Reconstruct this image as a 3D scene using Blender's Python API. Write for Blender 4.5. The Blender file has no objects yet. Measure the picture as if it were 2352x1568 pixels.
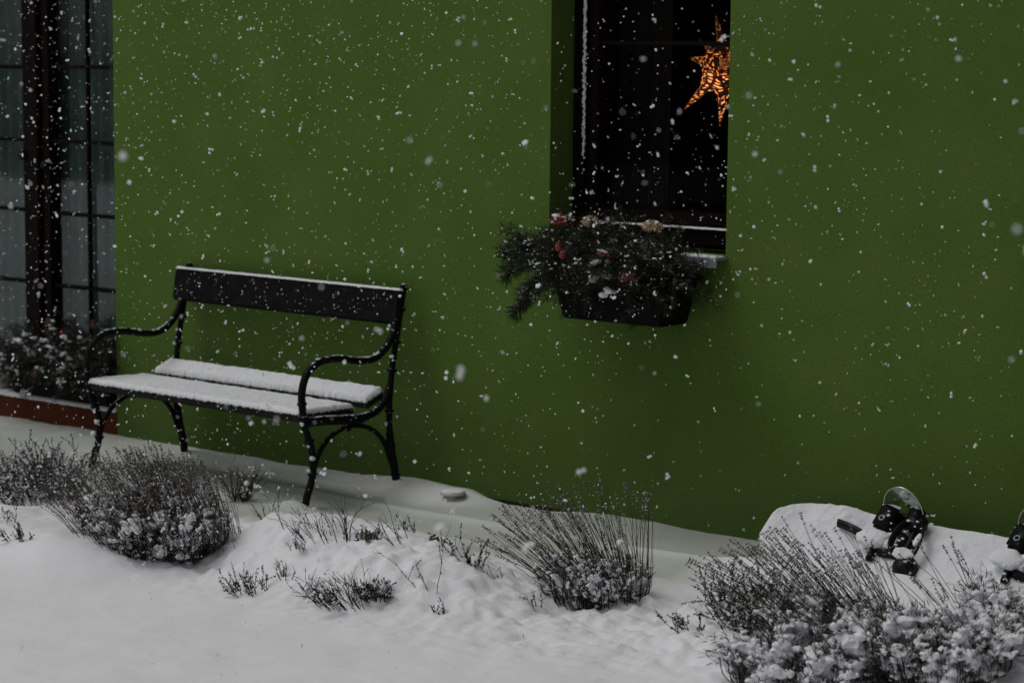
import bpy, bmesh, math, random
from mathutils import Vector, Matrix, noise
R = math.radians
S = bpy.context.scene
col = S.collection

# ------------------------------------------------------------------ camera, sky, sun, exposure
PH, TH, RO = R(39.2), R(7.1), R(0.55)
FPX = 5370.0                                   # focal length for a picture 2352 wide
CAM = Vector((5.6, -7.15, 1.8))
fw = Vector((-math.sin(PH)*math.cos(TH), math.cos(PH)*math.cos(TH), -math.sin(TH)))
r0 = Vector((math.cos(PH), math.sin(PH), 0)); u0 = r0.cross(fw)
cr = r0*math.cos(RO) + u0*math.sin(RO); cu = -r0*math.sin(RO) + u0*math.cos(RO)
cd = bpy.data.cameras.new('camera'); cam = bpy.data.objects.new('camera', cd); col.objects.link(cam)
m = Matrix((cr, cu, -fw)).transposed().to_4x4(); m.translation = CAM
cam.matrix_world = m
cd.sensor_width = 36; cd.lens = FPX/2352*36; cd.clip_start = .05; cd.clip_end = 500
cd.dof.use_dof = True; cd.dof.focus_distance = 7.7; cd.dof.aperture_fstop = 3.6
S.camera = cam

W = bpy.data.worlds.new('World'); S.world = W; W.use_nodes = True
nt = W.node_tree; bg = nt.nodes['Background']
sky = nt.nodes.new('ShaderNodeTexSky'); sky.sky_type = 'NISHITA'; sky.sun_disc = False
SUN_EL, SUN_AZ = R(62), R(-50)                 # light comes from the upper left in front of the wall
sd = Vector((math.sin(SUN_AZ)*math.cos(SUN_EL), -math.cos(SUN_AZ)*math.cos(SUN_EL), math.sin(SUN_EL)))
sky.sun_elevation = SUN_EL
sky.sun_rotation = math.atan2(sd.x, sd.y)
sky.dust_density = 4; sky.air_density = 1.0
hs = nt.nodes.new('ShaderNodeHueSaturation'); hs.inputs['Saturation'].default_value = .12   # overcast: grey cloud, little blue
nt.links.new(sky.outputs[0], hs.inputs['Color']); nt.links.new(hs.outputs[0], bg.inputs[0])
bg.inputs[1].default_value = .085
sl = bpy.data.lights.new('sun', 'SUN'); sl.energy = .85; sl.angle = R(34); sl.color = (1, .975, .95)
so = bpy.data.objects.new('sun', sl); col.objects.link(so); so.rotation_euler = sd.to_track_quat('Z', 'Y').to_euler()
S.view_settings.view_transform = 'Standard'; S.view_settings.look = 'None'
S.view_settings.gamma = 1; S.view_settings.exposure = -.62

# ------------------------------------------------------------------ materials
def mat(name, c, rough=.7, var=.0, vscale=8, bump=0, bscale=60, spec=.3, metal=0, c2=None):
    M = bpy.data.materials.new(name); M.use_nodes = True; n = M.node_tree; p = n.nodes['Principled BSDF']
    p.inputs['Base Color'].default_value = (*c, 1); p.inputs['Roughness'].default_value = rough
    p.inputs['Specular IOR Level'].default_value = spec; p.inputs['Metallic'].default_value = metal
    tc = n.nodes.new('ShaderNodeTexCoord')
    if var or c2:
        t = n.nodes.new('ShaderNodeTexNoise'); t.inputs['Scale'].default_value = vscale; t.inputs['Detail'].default_value = 6
        n.links.new(tc.outputs['Object'], t.inputs['Vector'])
        rp = n.nodes.new('ShaderNodeValToRGB'); n.links.new(t.outputs['Fac'], rp.inputs['Fac'])
        a = c if c2 else tuple(x*(1-var) for x in c); b = c2 or tuple(min(1, x*(1+var)) for x in c)
        rp.color_ramp.elements[0].color = (*a, 1); rp.color_ramp.elements[1].color = (*b, 1)
        rp.color_ramp.elements[0].position = .35; rp.color_ramp.elements[1].position = .65
        n.links.new(rp.outputs[0], p.inputs['Base Color'])
    if bump:
        t = n.nodes.new('ShaderNodeTexNoise'); t.inputs['Scale'].default_value = bscale; t.inputs['Detail'].default_value = 5
        n.links.new(tc.outputs['Object'], t.inputs['Vector'])
        b = n.nodes.new('ShaderNodeBump'); b.inputs['Strength'].default_value = 1; b.inputs['Distance'].default_value = bump
        n.links.new(t.outputs['Fac'], b.inputs['Height']); n.links.new(b.outputs[0], p.inputs['Normal'])
    return M
def dusted(name, c, c2, amount=.5, scale=90, rough=.8, snow=(.8, .81, .84)):
    """dark surface on whose up-facing sides a patchy dusting of snow lies"""
    M = mat(name, c, rough, c2=c2, vscale=25); n = M.node_tree; p = n.nodes['Principled BSDF']
    base = p.inputs['Base Color'].links[0].from_socket
    g = n.nodes.new('ShaderNodeNewGeometry'); sx = n.nodes.new('ShaderNodeSeparateXYZ'); n.links.new(g.outputs['Normal'], sx.inputs[0])
    ab = n.nodes.new('ShaderNodeMath'); ab.operation = 'ABSOLUTE' if 'leaf' in name else 'MULTIPLY'; ab.inputs[1].default_value = 1
    n.links.new(sx.outputs['Z'], ab.inputs[0])
    t = n.nodes.new('ShaderNodeTexNoise'); t.inputs['Scale'].default_value = scale; n.links.new(g.outputs['Position'], t.inputs['Vector'])
    ad = n.nodes.new('ShaderNodeMath'); ad.operation = 'ADD'; n.links.new(ab.outputs[0], ad.inputs[0]); n.links.new(t.outputs['Fac'], ad.inputs[1])
    mr = n.nodes.new('ShaderNodeMapRange'); n.links.new(ad.outputs[0], mr.inputs[0])
    mr.inputs[1].default_value = 1.45-amount; mr.inputs[2].default_value = 1.6-amount
    mx = n.nodes.new('ShaderNodeMix'); mx.data_type = 'RGBA'; n.links.new(mr.outputs[0], mx.inputs[0])
    n.links.new(base, mx.inputs[6]); mx.inputs[7].default_value = (*snow, 1); n.links.new(mx.outputs[2], p.inputs['Base Color'])
    return M
def snow_mat(name, bump=.004, bscale=70, c=(.86, .87, .91)):
    M = mat(name, c, .85, bump=bump, bscale=bscale, spec=.15); p = M.node_tree.nodes['Principled BSDF']
    p.inputs['Subsurface Weight'].default_value = .25; p.inputs['Subsurface Radius'].default_value = (.02, .02, .025); p.inputs['Subsurface Scale'].default_value = .5
    return M
M = {}
M['snow'] = snow_mat('fresh_snow')
M['ground'] = snow_mat('ground_snow', .0022, 55)
def trodden(Mt):
    n = Mt.node_tree; p = n.nodes['Principled BSDF']; g = n.nodes.new('ShaderNodeNewGeometry'); a = n.nodes.new('ShaderNodeAttribute'); a.attribute_name = 'path'
    t = n.nodes.new('ShaderNodeTexNoise'); t.inputs['Scale'].default_value = 5; t.inputs['Detail'].default_value = 8; n.links.new(g.outputs['Position'], t.inputs['Vector'])
    k = n.nodes.new('ShaderNodeMath'); k.operation = 'MULTIPLY_ADD'; n.links.new(t.outputs['Fac'], k.inputs[0]); k.inputs[1].default_value = .5; k.inputs[2].default_value = -.25
    ad = n.nodes.new('ShaderNodeMath'); ad.operation = 'ADD'; ad.use_clamp = True; n.links.new(a.outputs['Fac'], ad.inputs[0]); n.links.new(k.outputs[0], ad.inputs[1])
    mx = n.nodes.new('ShaderNodeMix'); mx.data_type = 'RGBA'; n.links.new(ad.outputs[0], mx.inputs[0])
    mx.inputs[6].default_value = (.88, .885, .91, 1); mx.inputs[7].default_value = (.47, .50, .45, 1); n.links.new(mx.outputs[2], p.inputs['Base Color'])
trodden(M['ground'])
M['flake'] = mat('snowflake_white', (.92, .93, .95), .6)
M['wall'] = mat('green_plaster', (.086, .157, .028), .9, c2=(.104, .175, .036), vscale=2.6, bump=.0015, bscale=260, spec=.1)
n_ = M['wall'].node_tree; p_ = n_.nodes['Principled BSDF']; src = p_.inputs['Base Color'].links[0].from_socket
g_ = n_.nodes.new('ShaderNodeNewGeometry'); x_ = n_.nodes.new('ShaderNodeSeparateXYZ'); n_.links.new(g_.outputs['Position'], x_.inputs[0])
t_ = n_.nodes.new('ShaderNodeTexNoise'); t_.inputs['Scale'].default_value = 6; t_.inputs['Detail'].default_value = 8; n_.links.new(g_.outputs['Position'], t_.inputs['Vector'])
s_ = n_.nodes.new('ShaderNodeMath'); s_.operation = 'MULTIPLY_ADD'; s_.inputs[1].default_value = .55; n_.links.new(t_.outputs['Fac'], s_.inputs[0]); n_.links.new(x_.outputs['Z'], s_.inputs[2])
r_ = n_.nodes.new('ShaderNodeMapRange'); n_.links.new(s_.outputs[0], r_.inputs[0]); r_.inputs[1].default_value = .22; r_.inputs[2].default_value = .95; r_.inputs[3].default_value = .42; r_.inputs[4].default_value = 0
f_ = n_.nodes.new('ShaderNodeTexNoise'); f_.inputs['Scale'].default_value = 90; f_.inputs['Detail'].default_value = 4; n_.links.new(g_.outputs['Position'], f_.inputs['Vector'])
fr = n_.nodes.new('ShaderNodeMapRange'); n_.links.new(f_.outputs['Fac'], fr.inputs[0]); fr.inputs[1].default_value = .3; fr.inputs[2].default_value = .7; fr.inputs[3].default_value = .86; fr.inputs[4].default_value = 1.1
m_ = n_.nodes.new('ShaderNodeMix'); m_.data_type = 'RGBA'; n_.links.new(r_.outputs[0], m_.inputs[0]); n_.links.new(src, m_.inputs[6]); m_.inputs[7].default_value = (.046, .062, .024, 1)  # lower wall darkened in the colour, for the weaker light near the ground
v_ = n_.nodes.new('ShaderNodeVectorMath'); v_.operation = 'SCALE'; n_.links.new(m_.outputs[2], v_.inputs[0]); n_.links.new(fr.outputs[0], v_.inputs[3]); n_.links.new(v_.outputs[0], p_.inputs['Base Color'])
M['brown'] = mat('dark_brown_wood', (.0065, .0036, .002), .6, var=.3, spec=.08, vscale=14, bump=.001, bscale=80)
M['brick'] = mat('red_step_paint', (.080, .022, .011), .85, c2=(.104, .031, .016), vscale=6, bump=.002, bscale=90, spec=.05)
M['iron'] = dusted('cast_iron', (.003, .004, .0035), (.006, .008, .006), .06, 55, .6)
M['iron'].node_tree.nodes['Principled BSDF'].inputs['Specular IOR Level'].default_value = .12
M['plank'] = dusted('dark_plank', (.005, .0044, .0043), (.011, .010, .0098), .33, 210, .8)
M['plank'].node_tree.nodes['Principled BSDF'].inputs['Specular IOR Level'].default_value = .1
M['plank2'] = mat('seat_plank', (.009, .008, .006), .8, var=.3, bump=.001)
M['leaf'] = dusted('lavender_leaf', (.042, .046, .034), (.095, .10, .078), .30, 60)
M['leaf2'] = dusted('thyme_leaf', (.020, .020, .015), (.05, .048, .034), .26, 80)
M['stalk'] = mat('dry_stalk', (.035, .030, .018), .8, c2=(.075, .062, .036), vscale=12)
M['head'] = dusted('flower_leaf_head', (.055, .050, .045), (.12, .11, .10), .25, 120)
M['wood'] = mat('woody_stem', (.022, .017, .012), .9, var=.4)
M['pine'] = dusted('pine_leaf', (.010, .018, .008), (.028, .041, .016), .05, 70)
M['bark'] = mat('pine_bark', (.03, .022, .014), .9, var=.4, vscale=40)
M['box'] = mat('dark_planter_plastic', (.005, .004, .004), .7, var=.2, spec=.1)
M['grass'] = mat('green_blade', (.03, .05, .015), .7, var=.4, vscale=20)
M['sedum'] = dusted('succulent_leaf', (.05, .07, .03), (.10, .12, .06), .15, 90)
M['zinc'] = mat('sill_metal', (.30, .33, .35), .5, metal=.4, var=.1)
M['white'] = mat('white_glaze', (.55, .55, .5), .5, var=.1)
M['black'] = mat('black_plastic', (.004, .004, .004), .5, var=.2, spec=.25)
M['chrome'] = mat('bright_metal', (.6, .6, .58), .25, metal=1)
M['dark'] = mat('dark_room', (.010, .009, .008), .95)
M['curt'] = mat('sheer_curtain', (.17, .25, .21), .95, var=.15, vscale=5)
M['drape'] = mat('heavy_dark_drape', (.010, .010, .008), .95, var=.3, vscale=5)
M['found'] = mat('dark_foundation', (.014, .012, .010), .95, var=.5, vscale=30)
M['red'] = mat('glossy_red', (.35, .012, .008), .18, spec=.8)
M['rose'] = dusted('dried_rose', (.16, .022, .018), (.26, .06, .05), .18, 120)
M['tan'] = dusted('dried_tan', (.36, .24, .11), (.46, .33, .19), .18, 120)
M['copper'] = mat('copper_beads', (.17, .085, .065), .35, metal=.8, var=.3, vscale=60)
M['roof'] = mat('roof_tiles', (.05, .03, .025), .9, var=.3)
M['barn'] = mat('barn_wall', (.03, .028, .024), .9, var=.3, vscale=2)
M['trees'] = mat('far_dark_leaf', (.016, .022, .014), .95, var=.5, vscale=2)
M['board'] = mat('board_top', (.05, .05, .055), .4, var=.2)

def glass(name, k, base, wavy=True):
    G = bpy.data.materials.new(name); G.use_nodes = True; n = G.node_tree; n.nodes.clear()
    o = n.nodes.new('ShaderNodeOutputMaterial'); mx = n.nodes.new('ShaderNodeMixShader'); t = n.nodes.new('ShaderNodeBsdfTransparent')
    g = n.nodes.new('ShaderNodeBsdfGlossy'); g.inputs['Roughness'].default_value = .03; g.inputs['Color'].default_value = (.84, .92, .92, 1)
    f = n.nodes.new('ShaderNodeFresnel'); f.inputs['IOR'].default_value = 1.45
    mu = n.nodes.new('ShaderNodeMath'); mu.operation = 'MULTIPLY'; mu.inputs[1].default_value = k; n.links.new(f.outputs[0], mu.inputs[0])
    t.inputs[0].default_value = (base, base, base, 1)
    nz = n.nodes.new('ShaderNodeTexNoise'); nz.inputs['Scale'].default_value = 2.5
    b = n.nodes.new('ShaderNodeBump'); b.inputs['Distance'].default_value = .0008; n.links.new(nz.outputs[0], b.inputs['Height'])
    if wavy: n.links.new(b.outputs[0], g.inputs['Normal'])
    n.links.new(mu.outputs[0], mx.inputs[0]); n.links.new(t.outputs[0], mx.inputs[1]); n.links.new(g.outputs[0], mx.inputs[2]); n.links.new(mx.outputs[0], o.inputs[0])
    return G
M['glass'] = glass('door_glass', 1.5, .9); M['glass2'] = glass('window_glass', .10, .85, False)
M['clear'] = glass('smoky_plastic', .35, .62, False)
def emit(name, c, s):
    E_ = bpy.data.materials.new(name); E_.use_nodes = True; p = E_.node_tree.nodes['Principled BSDF']
    p.inputs['Base Color'].default_value = (.05, .02, .01, 1); p.inputs['Emission Color'].default_value = (*c, 1); p.inputs['Emission Strength'].default_value = s
    return E_
M['led'] = emit('tiny_led', (1, .25, .04), 1.6)

# ------------------------------------------------------------------ helpers
def link(name, bm, m, parent=None, smooth=True):
    me = bpy.data.meshes.new(name); bm.to_mesh(me); bm.free()
    if smooth:
        for p in me.polygons: p.use_smooth = True
    me.materials.append(m); o = bpy.data.objects.new(name, me); col.objects.link(o)
    if name in ('clinging_snow', 'snow_clumps'): o['kind'] = 'stuff'
    if parent: o.parent = parent
    return o
def tag(o, label=None, cat=None, group=None, kind=None):
    if label: o['label'] = label
    if cat: o['category'] = cat
    if group: o['group'] = group
    if kind: o['kind'] = kind
    return o
def thing(name, label, cat, loc=(0, 0, 0), rz=0, group=None):
    o = bpy.data.objects.new(name, None); col.objects.link(o); o.empty_display_size = .1
    o.location = loc; o.rotation_euler = (0, 0, rz); return tag(o, label, cat, group)
def BM(): return bmesh.new()
def box(bm, x0, x1, y0, y1, z0, z1, bev=0):
    b = bmesh.new()
    v = [b.verts.new((x, y, z)) for z in (z0, z1) for y in (y0, y1) for x in (x0, x1)]
    for f in ((0, 2, 3, 1), (4, 5, 7, 6), (0, 1, 5, 4), (2, 6, 7, 3), (0, 4, 6, 2), (1, 3, 7, 5)): b.faces.new([v[i] for i in f])
    if bev: bmesh.ops.bevel(b, geom=list(b.edges), offset=bev, segments=2, affect='EDGES')
    merge(bm, b)
def merge(bm, b, M4=None):
    me = bpy.data.meshes.new('t'); b.to_mesh(me); b.free()
    if M4: me.transform(M4)
    bm.from_mesh(me); bpy.data.meshes.remove(me)
def tube(bm, pts, rad, n=6, cap=True, flat=1):
    pts = [Vector(p) for p in pts]; N = len(pts)
    if not hasattr(rad, '__len__'): rad = [rad]*N
    rings = []; prev = None
    for i, p in enumerate(pts):
        d = (pts[min(i+1, N-1)]-pts[max(i-1, 0)]).normalized()
        if prev is None:
            a = Vector((0, 0, 1)) if abs(d.z) < .9 else Vector((1, 0, 0)); s = d.cross(a).normalized()
        else: s = (prev-d*prev.dot(d)).normalized()
        prev = s; t = d.cross(s)
        rings.append([bm.verts.new(p+(s*math.cos(2*math.pi*k/n)*flat+t*math.sin(2*math.pi*k/n))*rad[i]) for k in range(n)])
    for a, b in zip(rings, rings[1:]):
        for k in range(n): bm.faces.new((a[k], a[(k+1) % n], b[(k+1) % n], b[k]))
    if cap:
        bm.faces.new(rings[0][::-1]); bm.faces.new(rings[-1])
def spline(P, n=6):
    P = [Vector(p) for p in P]; Q = [P[0]*2-P[1]]+P+[P[-1]*2-P[-2]]; out = []
    for i in range(1, len(Q)-2):
        for k in range(n):
            t = k/n; a, b, c, d = Q[i-1:i+3]
            out.append(.5*((2*b)+(c-a)*t+(2*a-5*b+4*c-d)*t*t+(3*b-a-3*c+d)*t**3))
    return out+[P[-1]]
def blob(bm, c, r, sub=1, sq=(1, 1, 1), amp=.25, seed=0):
    b = bmesh.new(); bmesh.ops.create_icosphere(b, subdivisions=sub, radius=1)
    for v in b.verts:
        q = v.co*1.3+Vector((seed*3.1, seed*1.7, seed)); k = 1+amp*noise.noise(q*1.4)
        v.co = Vector((v.co.x*sq[0], v.co.y*sq[1], v.co.z*sq[2]))*r*k
    merge(bm, b, Matrix.Translation(Vector(c)))
def octa(bm, c, d, l, w):
    d = d.normalized(); a = Vector((0, 0, 1)) if abs(d.z) < .9 else Vector((1, 0, 0)); s = d.cross(a).normalized(); t = d.cross(s); c = Vector(c)
    m_ = c+d*l*.55
    V = [bm.verts.new(c), bm.verts.new(c+d*l)]+[bm.verts.new(m_+q*w) for q in (s, t, -s, -t)]
    for k in range(4):
        a_, b_ = V[2+k], V[2+(k+1) % 4]; bm.faces.new((V[0], b_, a_)); bm.faces.new((V[1], a_, b_))
def blade(bm, c, d, l, w, side=None):
    d = d.normalized(); c = Vector(c)
    s = side or d.cross(Vector((random.uniform(-1, 1), random.uniform(-1, 1), random.uniform(-1, 1))))
    s = s.normalized()*w*.5
    V = [bm.verts.new(p) for p in (c, c+d*l*.45+s, c+d*l, c+d*l*.45-s)]; bm.faces.new(V)
def rvec(k=1): return Vector((random.uniform(-1, 1), random.uniform(-1, 1), random.uniform(-1, 1)))*k
def fbm(x, y, z, o=3): return noise.fractal(Vector((x, y, z)), .5, 2.0, o)
def lathe(bm, prof, n=24, c=(0, 0, 0)):
    rings = [[bm.verts.new((c[0]+r*math.cos(2*math.pi*k/n), c[1]+r*math.sin(2*math.pi*k/n), c[2]+z)) for k in range(n)] for r, z in prof]
    for a, b in zip(rings, rings[1:]):
        for k in range(n): bm.faces.new((a[k], a[(k+1) % n], b[(k+1) % n], b[k]))
    bm.faces.new(rings[0][::-1]); bm.faces.new(rings[-1])
def clump_mods(o, voxel=.0035, disp=.004):
    r = o.modifiers.new('r', 'REMESH'); r.mode = 'VOXEL'; r.voxel_size = voxel; r.use_smooth_shade = True
    t = bpy.data.textures.get('lumps') or bpy.data.textures.new('lumps', 'CLOUDS'); t.noise_scale = .008; t.noise_depth = 3
    d = o.modifiers.new('d', 'DISPLACE'); d.texture = t; d.strength = disp; d.mid_level = .5

# ------------------------------------------------------------------ ground height
def bump_(x, y, cx, cy, rx, ry, h, p=2, rot=0):
    c, s = math.cos(rot), math.sin(rot); dx, dy = x-cx, y-cy; dx, dy = dx*c+dy*s, -dx*s+dy*c
    q = (dx/rx)**2+(dy/ry)**2
    return h*math.exp(-q**(p/2))
def gh(x, y):
    z = .012*fbm(x*1.1, y*1.1, 3)+.004*fbm(x*5, y*5, 7)
    z += bump_(x, y, .25, -1.35, .62, .34, .14, 3.5, -.2)            # herb mound in the middle
    z += bump_(x, y, -.95, -1.75, .55, .42, .07, 3, -.3)            # mound left of the large bush
    z += bump_(x, y, -.12, -1.42, .22, .26, .045, 2.5)                # hump right of the large bush
    z += bump_(x, y, 2.35, -1.15, .75, .45, .085, 3, .2)+bump_(x, y, 2.62, -1.25, .30, .22, .06, 3)             # bed at the right
    z += bump_(x, y, -.72, -.10, .26, .12, .045, 2)                 # drift behind the bench foot
    z += bump_(x, y, -.38, -.06, .12, .08, .020, 2)
    z += bump_(x, y, -.80, -.66, .07, .06, .030, 2)+bump_(x, y, -1.3, -1.25, .5, .2, .02, 2)
    inb = bump_(x, y, .3, -1.35, 1.9, .55, 1, 4)+bump_(x, y, 2.3, -1.2, .9, .5, 1, 4)
    z += inb*(.022*fbm(x*8, y*8, 1)+.018*abs(fbm(x*17, y*17, 5)))
    z += bump_(x, y, 1.95, -.46, .95, .10, .075, 4)
    z += bump_(x, y, -.62, -1.95, .22, .16, .05, 3)+bump_(x, y, -1.35, -1.85, .35, .25, .05, 3)
    z += .016*bump_(x, y, .9, -.42, 2.2, .035, 1, 2, -.03)          # ridge left by a footpath
    z += .010*bump_(x, y, .9, -.75, 2.6, .05, 1, 2, -.05)
    z -= .012*bump_(x, y, .8, -.58, 2.4, .10, 1, 2, -.03)
    if y > -.12: z += .012*(y+.12)/.12-.034*max(0, (y+.06)/.06)*bump_(x, y, -.17, 0, .20, .3, 1, 4)   # snow has not reached the wall foot here
    if y < -2: z -= .01*min(1, (-2-y))
    return z
def ray(px, py): return fw + cr*(px-1176)/FPX - cu*(py-784)/FPX
def gp(px, py):                                  # point of the ground under a direction
    d = ray(px, py); p = CAM + d*((0-CAM.z)/d.z)
    for _ in range(12):
        z = gh(p.x, p.y); p = CAM + d*((z-CAM.z)/d.z)
    return p
def at(px, py, Y):
    d = ray(px, py); return CAM + d*((Y-CAM.y)/d.y)

def axis(a, b, step, far):
    L = []; v = a
    while v <= b: L.append(v); v += step
    s = step; v = a; lo = []
    while v > -far: s *= 1.35; v -= s; lo.append(v)
    s = step; v = L[-1]; hi = []
    while v < far: s *= 1.35; v += s; hi.append(v)
    return lo[::-1]+L+hi
bm = BM(); xs = axis(-4.4, 4.0, .0135, 90); ys = [y for y in axis(-3.6, .0, .0135, 90) if y < .02]+[.06, .3]
grid = [[bm.verts.new((x, y, gh(x, y) if abs(x) < 8 and y > -8 else .0)) for x in xs] for y in ys]
for a, b in zip(grid, grid[1:]):
    for i in range(len(xs)-1): bm.faces.new((a[i], a[i+1], b[i+1], b[i]))
gr = tag(link('snowy_ground', bm, M['ground']), kind='structure')
at_ = gr.data.attributes.new('path', 'FLOAT', 'POINT')
def pathmask(x, y):
    edge = -.98+.10*math.sin(x*1.3)-.0*x+.08*noise.noise(Vector((x*2.2, y*2.2, 4)))
    if x < -1.4: edge -= .15
    k = max(0, min(1, (y-edge)/.16)); k = k*k*(3-2*k)
    k *= 1-.75*bump_(x, y, -.70, -.12, .42, .16, 1, 4)
    k *= 1-.45*bump_(x, y, .9, -.42, 2.2, .04, 1, 2, -.03)-.3*bump_(x, y, .9, -.75, 2.6, .05, 1, 2, -.05)
    k *= 1-.9*bump_(x, y, -.25, -1.0, .35, .35, 1, 4)
    if x > .95: k *= 1-min(1, (x-.95)/.25)*min(1, max(0, (-.22-y)/.1))
    return k
at_.data.foreach_set('value', [pathmask(v.co.x, v.co.y) for v in gr.data.vertices])

# ------------------------------------------------------------------ the green house
house = thing('green_house', 'green plastered house wall with glazed door, small window and red step', 'house')
X = [-9, -4.35, -2.59, -.05, .78, 7]; Z = [-.2, .118, 1.045, 2.45, 3.3]
holes = {(1, 1), (1, 2), (3, 2)}
bm = BM(); T = .30
def q4(bm, *p): bm.faces.new([bm.verts.new(v) for v in p])
for i in range(5):
    for k in range(4):
        x0, x1, z0, z1 = X[i], X[i+1], Z[k], Z[k+1]
        if (i, k) == (1, 0): continue
        if (i, k) not in holes:
            q4(bm, (x0, 0, z0), (x1, 0, z0), (x1, 0, z1), (x0, 0, z1))
            q4(bm, (x0, T, z1), (x1, T, z1), (x1, T, z0), (x0, T, z0))
def reveal(x0, x1, z0, z1):
    q4(bm, (x0, 0, z0), (x0, 0, z1), (x0, T, z1), (x0, T, z0)); q4(bm, (x1, 0, z1), (x1, 0, z0), (x1, T, z0), (x1, T, z1))
    q4(bm, (x0, 0, z1), (x1, 0, z1), (x1, T, z1), (x0, T, z1)); q4(bm, (x0, 0, z0), (x0, T, z0), (x1, T, z0), (x1, 0, z0))
reveal(-4.35, -2.59, .118, 2.45); reveal(-.05, .78, 1.045, 2.45)
q4(bm, (-9, 0, -.2), (-9, 0, 3.3), (-9, 6, 3.3), (-9, 6, -.2)); q4(bm, (7, 0, 3.3), (7, 0, -.2), (7, 6, -.2), (7, 6, 3.3))
q4(bm, (-9, 6, -.2), (-9, 6, 3.3), (7, 6, 3.3), (7, 6, -.2))
bmesh.ops.remove_doubles(bm, verts=bm.verts, dist=1e-5)
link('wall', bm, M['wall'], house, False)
bm = BM(); q4(bm, (-9.3, -.25, 3.302), (7.3, -.25, 3.302), (7.3, 3, 5.4), (-9.3, 3, 5.4)); q4(bm, (-9.3, 6.3, 3.302), (-9.3, 3, 5.4), (7.3, 3, 5.4), (7.3, 6.3, 3.302))
q4(bm, (-9.3, -.25, 3.302), (-9.3, 6.3, 3.302), (7.3, 6.3, 3.302), (7.3, -.25, 3.302))
link('roof', bm, M['roof'], house, False)
bm = BM()                                        # closed dark room behind the glass
for (a, b) in ((-4.6, -2.3), (-.6, 2.2)):
    bm = BM()
    q4(bm, (a, 2.6, 0), (b, 2.6, 0), (b, 2.6, 3.2), (a, 2.6, 3.2)); q4(bm, (a, .302, 0), (a, 2.6, 0), (a, 2.6, 3.2), (a, .302, 3.2))
    q4(bm, (b, .302, 0), (b, .302, 3.2), (b, 2.6, 3.2), (b, 2.6, 0)); q4(bm, (a, .302, 3.2), (a, 2.6, 3.2), (b, 2.6, 3.2), (b, .302, 3.2))
    q4(bm, (a, .302, .1), (b, .302, .1), (b, 2.6, .1), (a, 2.6, .1)); link('room_wall', bm, M['dark'], house, False)
bm = BM(); box(bm, -2.585, 7.0, -.004, -.001, -.2, .006); link('foundation', bm, M['found'], house, False)
# red step below the glazed door, snow on it
bm = BM(); box(bm, -4.35, -2.592, .0, .296, -.2, .115, .004); stp = link('door_step', bm, M['brick'], house, False)
def snow_slab(name, parent, x0, x1, y0, y1, zf, th, step=.008, rag=.010, seed=1, wob=.0, m='snow'):
    """snow lying on a flat board: rounded ragged rim, lumpy top"""
    bm = BM(); nx = max(3, int((x1-x0)/step)); ny = max(3, int((y1-y0)/step)); top = []; bot = []
    for j in range(ny+1):
        rt = []; rb = []
        for i in range(nx+1):
            x = x0+(x1-x0)*i/nx; y = y0+(y1-y0)*j/ny
            ex = min(i, nx-i)/nx*(x1-x0); ey = min(j, ny-j)/ny*(y1-y0); e = min(ex, ey); k = min(1, e/max(th*.8, .006)); k = (1-(1-k)**2)**.5
            z = zf(x, y); nz = fbm(x*14, y*14, seed)*.16+fbm(x*60, y*60, seed+5)*.10
            off = Vector((0, 0, 0))
            if e < 1e-6: off = Vector((noise.noise(Vector((x*90, y*90, seed)))*rag*.4, noise.noise(Vector((x*90, y*90, seed+9)))*rag*.6, 0))
            h = th*(k*.85+.12)*(1+nz)+wob*fbm(x*3, y*3, seed+2)
            rt.append(bm.verts.new(Vector((x, y, z+h))+off))
            dz = -abs(noise.noise(Vector((x*110, y*110, seed+3))))*rag if e < 1e-6 else 0
            rb.append(bm.verts.new(Vector((x, y, z+.001+dz))+off))
        top.append(rt); bot.append(rb)
    for j in range(ny):
        for i in range(nx):
            bm.faces.new((top[j][i], top[j][i+1], top[j+1][i+1], top[j+1][i])); bm.faces.new((bot[j][i], bot[j+1][i], bot[j+1][i+1], bot[j][i+1]))
    for i in range(nx):
        bm.faces.new((bot[0][i], bot[0][i+1], top[0][i+1], top[0][i])); bm.faces.new((top[ny][i], top[ny][i+1], bot[ny][i+1], bot[ny][i]))
    for j in range(ny):
        bm.faces.new((top[j][0], top[j+1][0], bot[j+1][0], bot[j][0])); bm.faces.new((bot[j][nx], bot[j+1][nx], top[j+1][nx], top[j][nx]))
    return link(name, bm, M[m], parent)
snow_slab('snow_cover', stp, -4.34, -2.6, -.004, .20, lambda x, y: .115, .022, .012, .006, 4)
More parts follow.
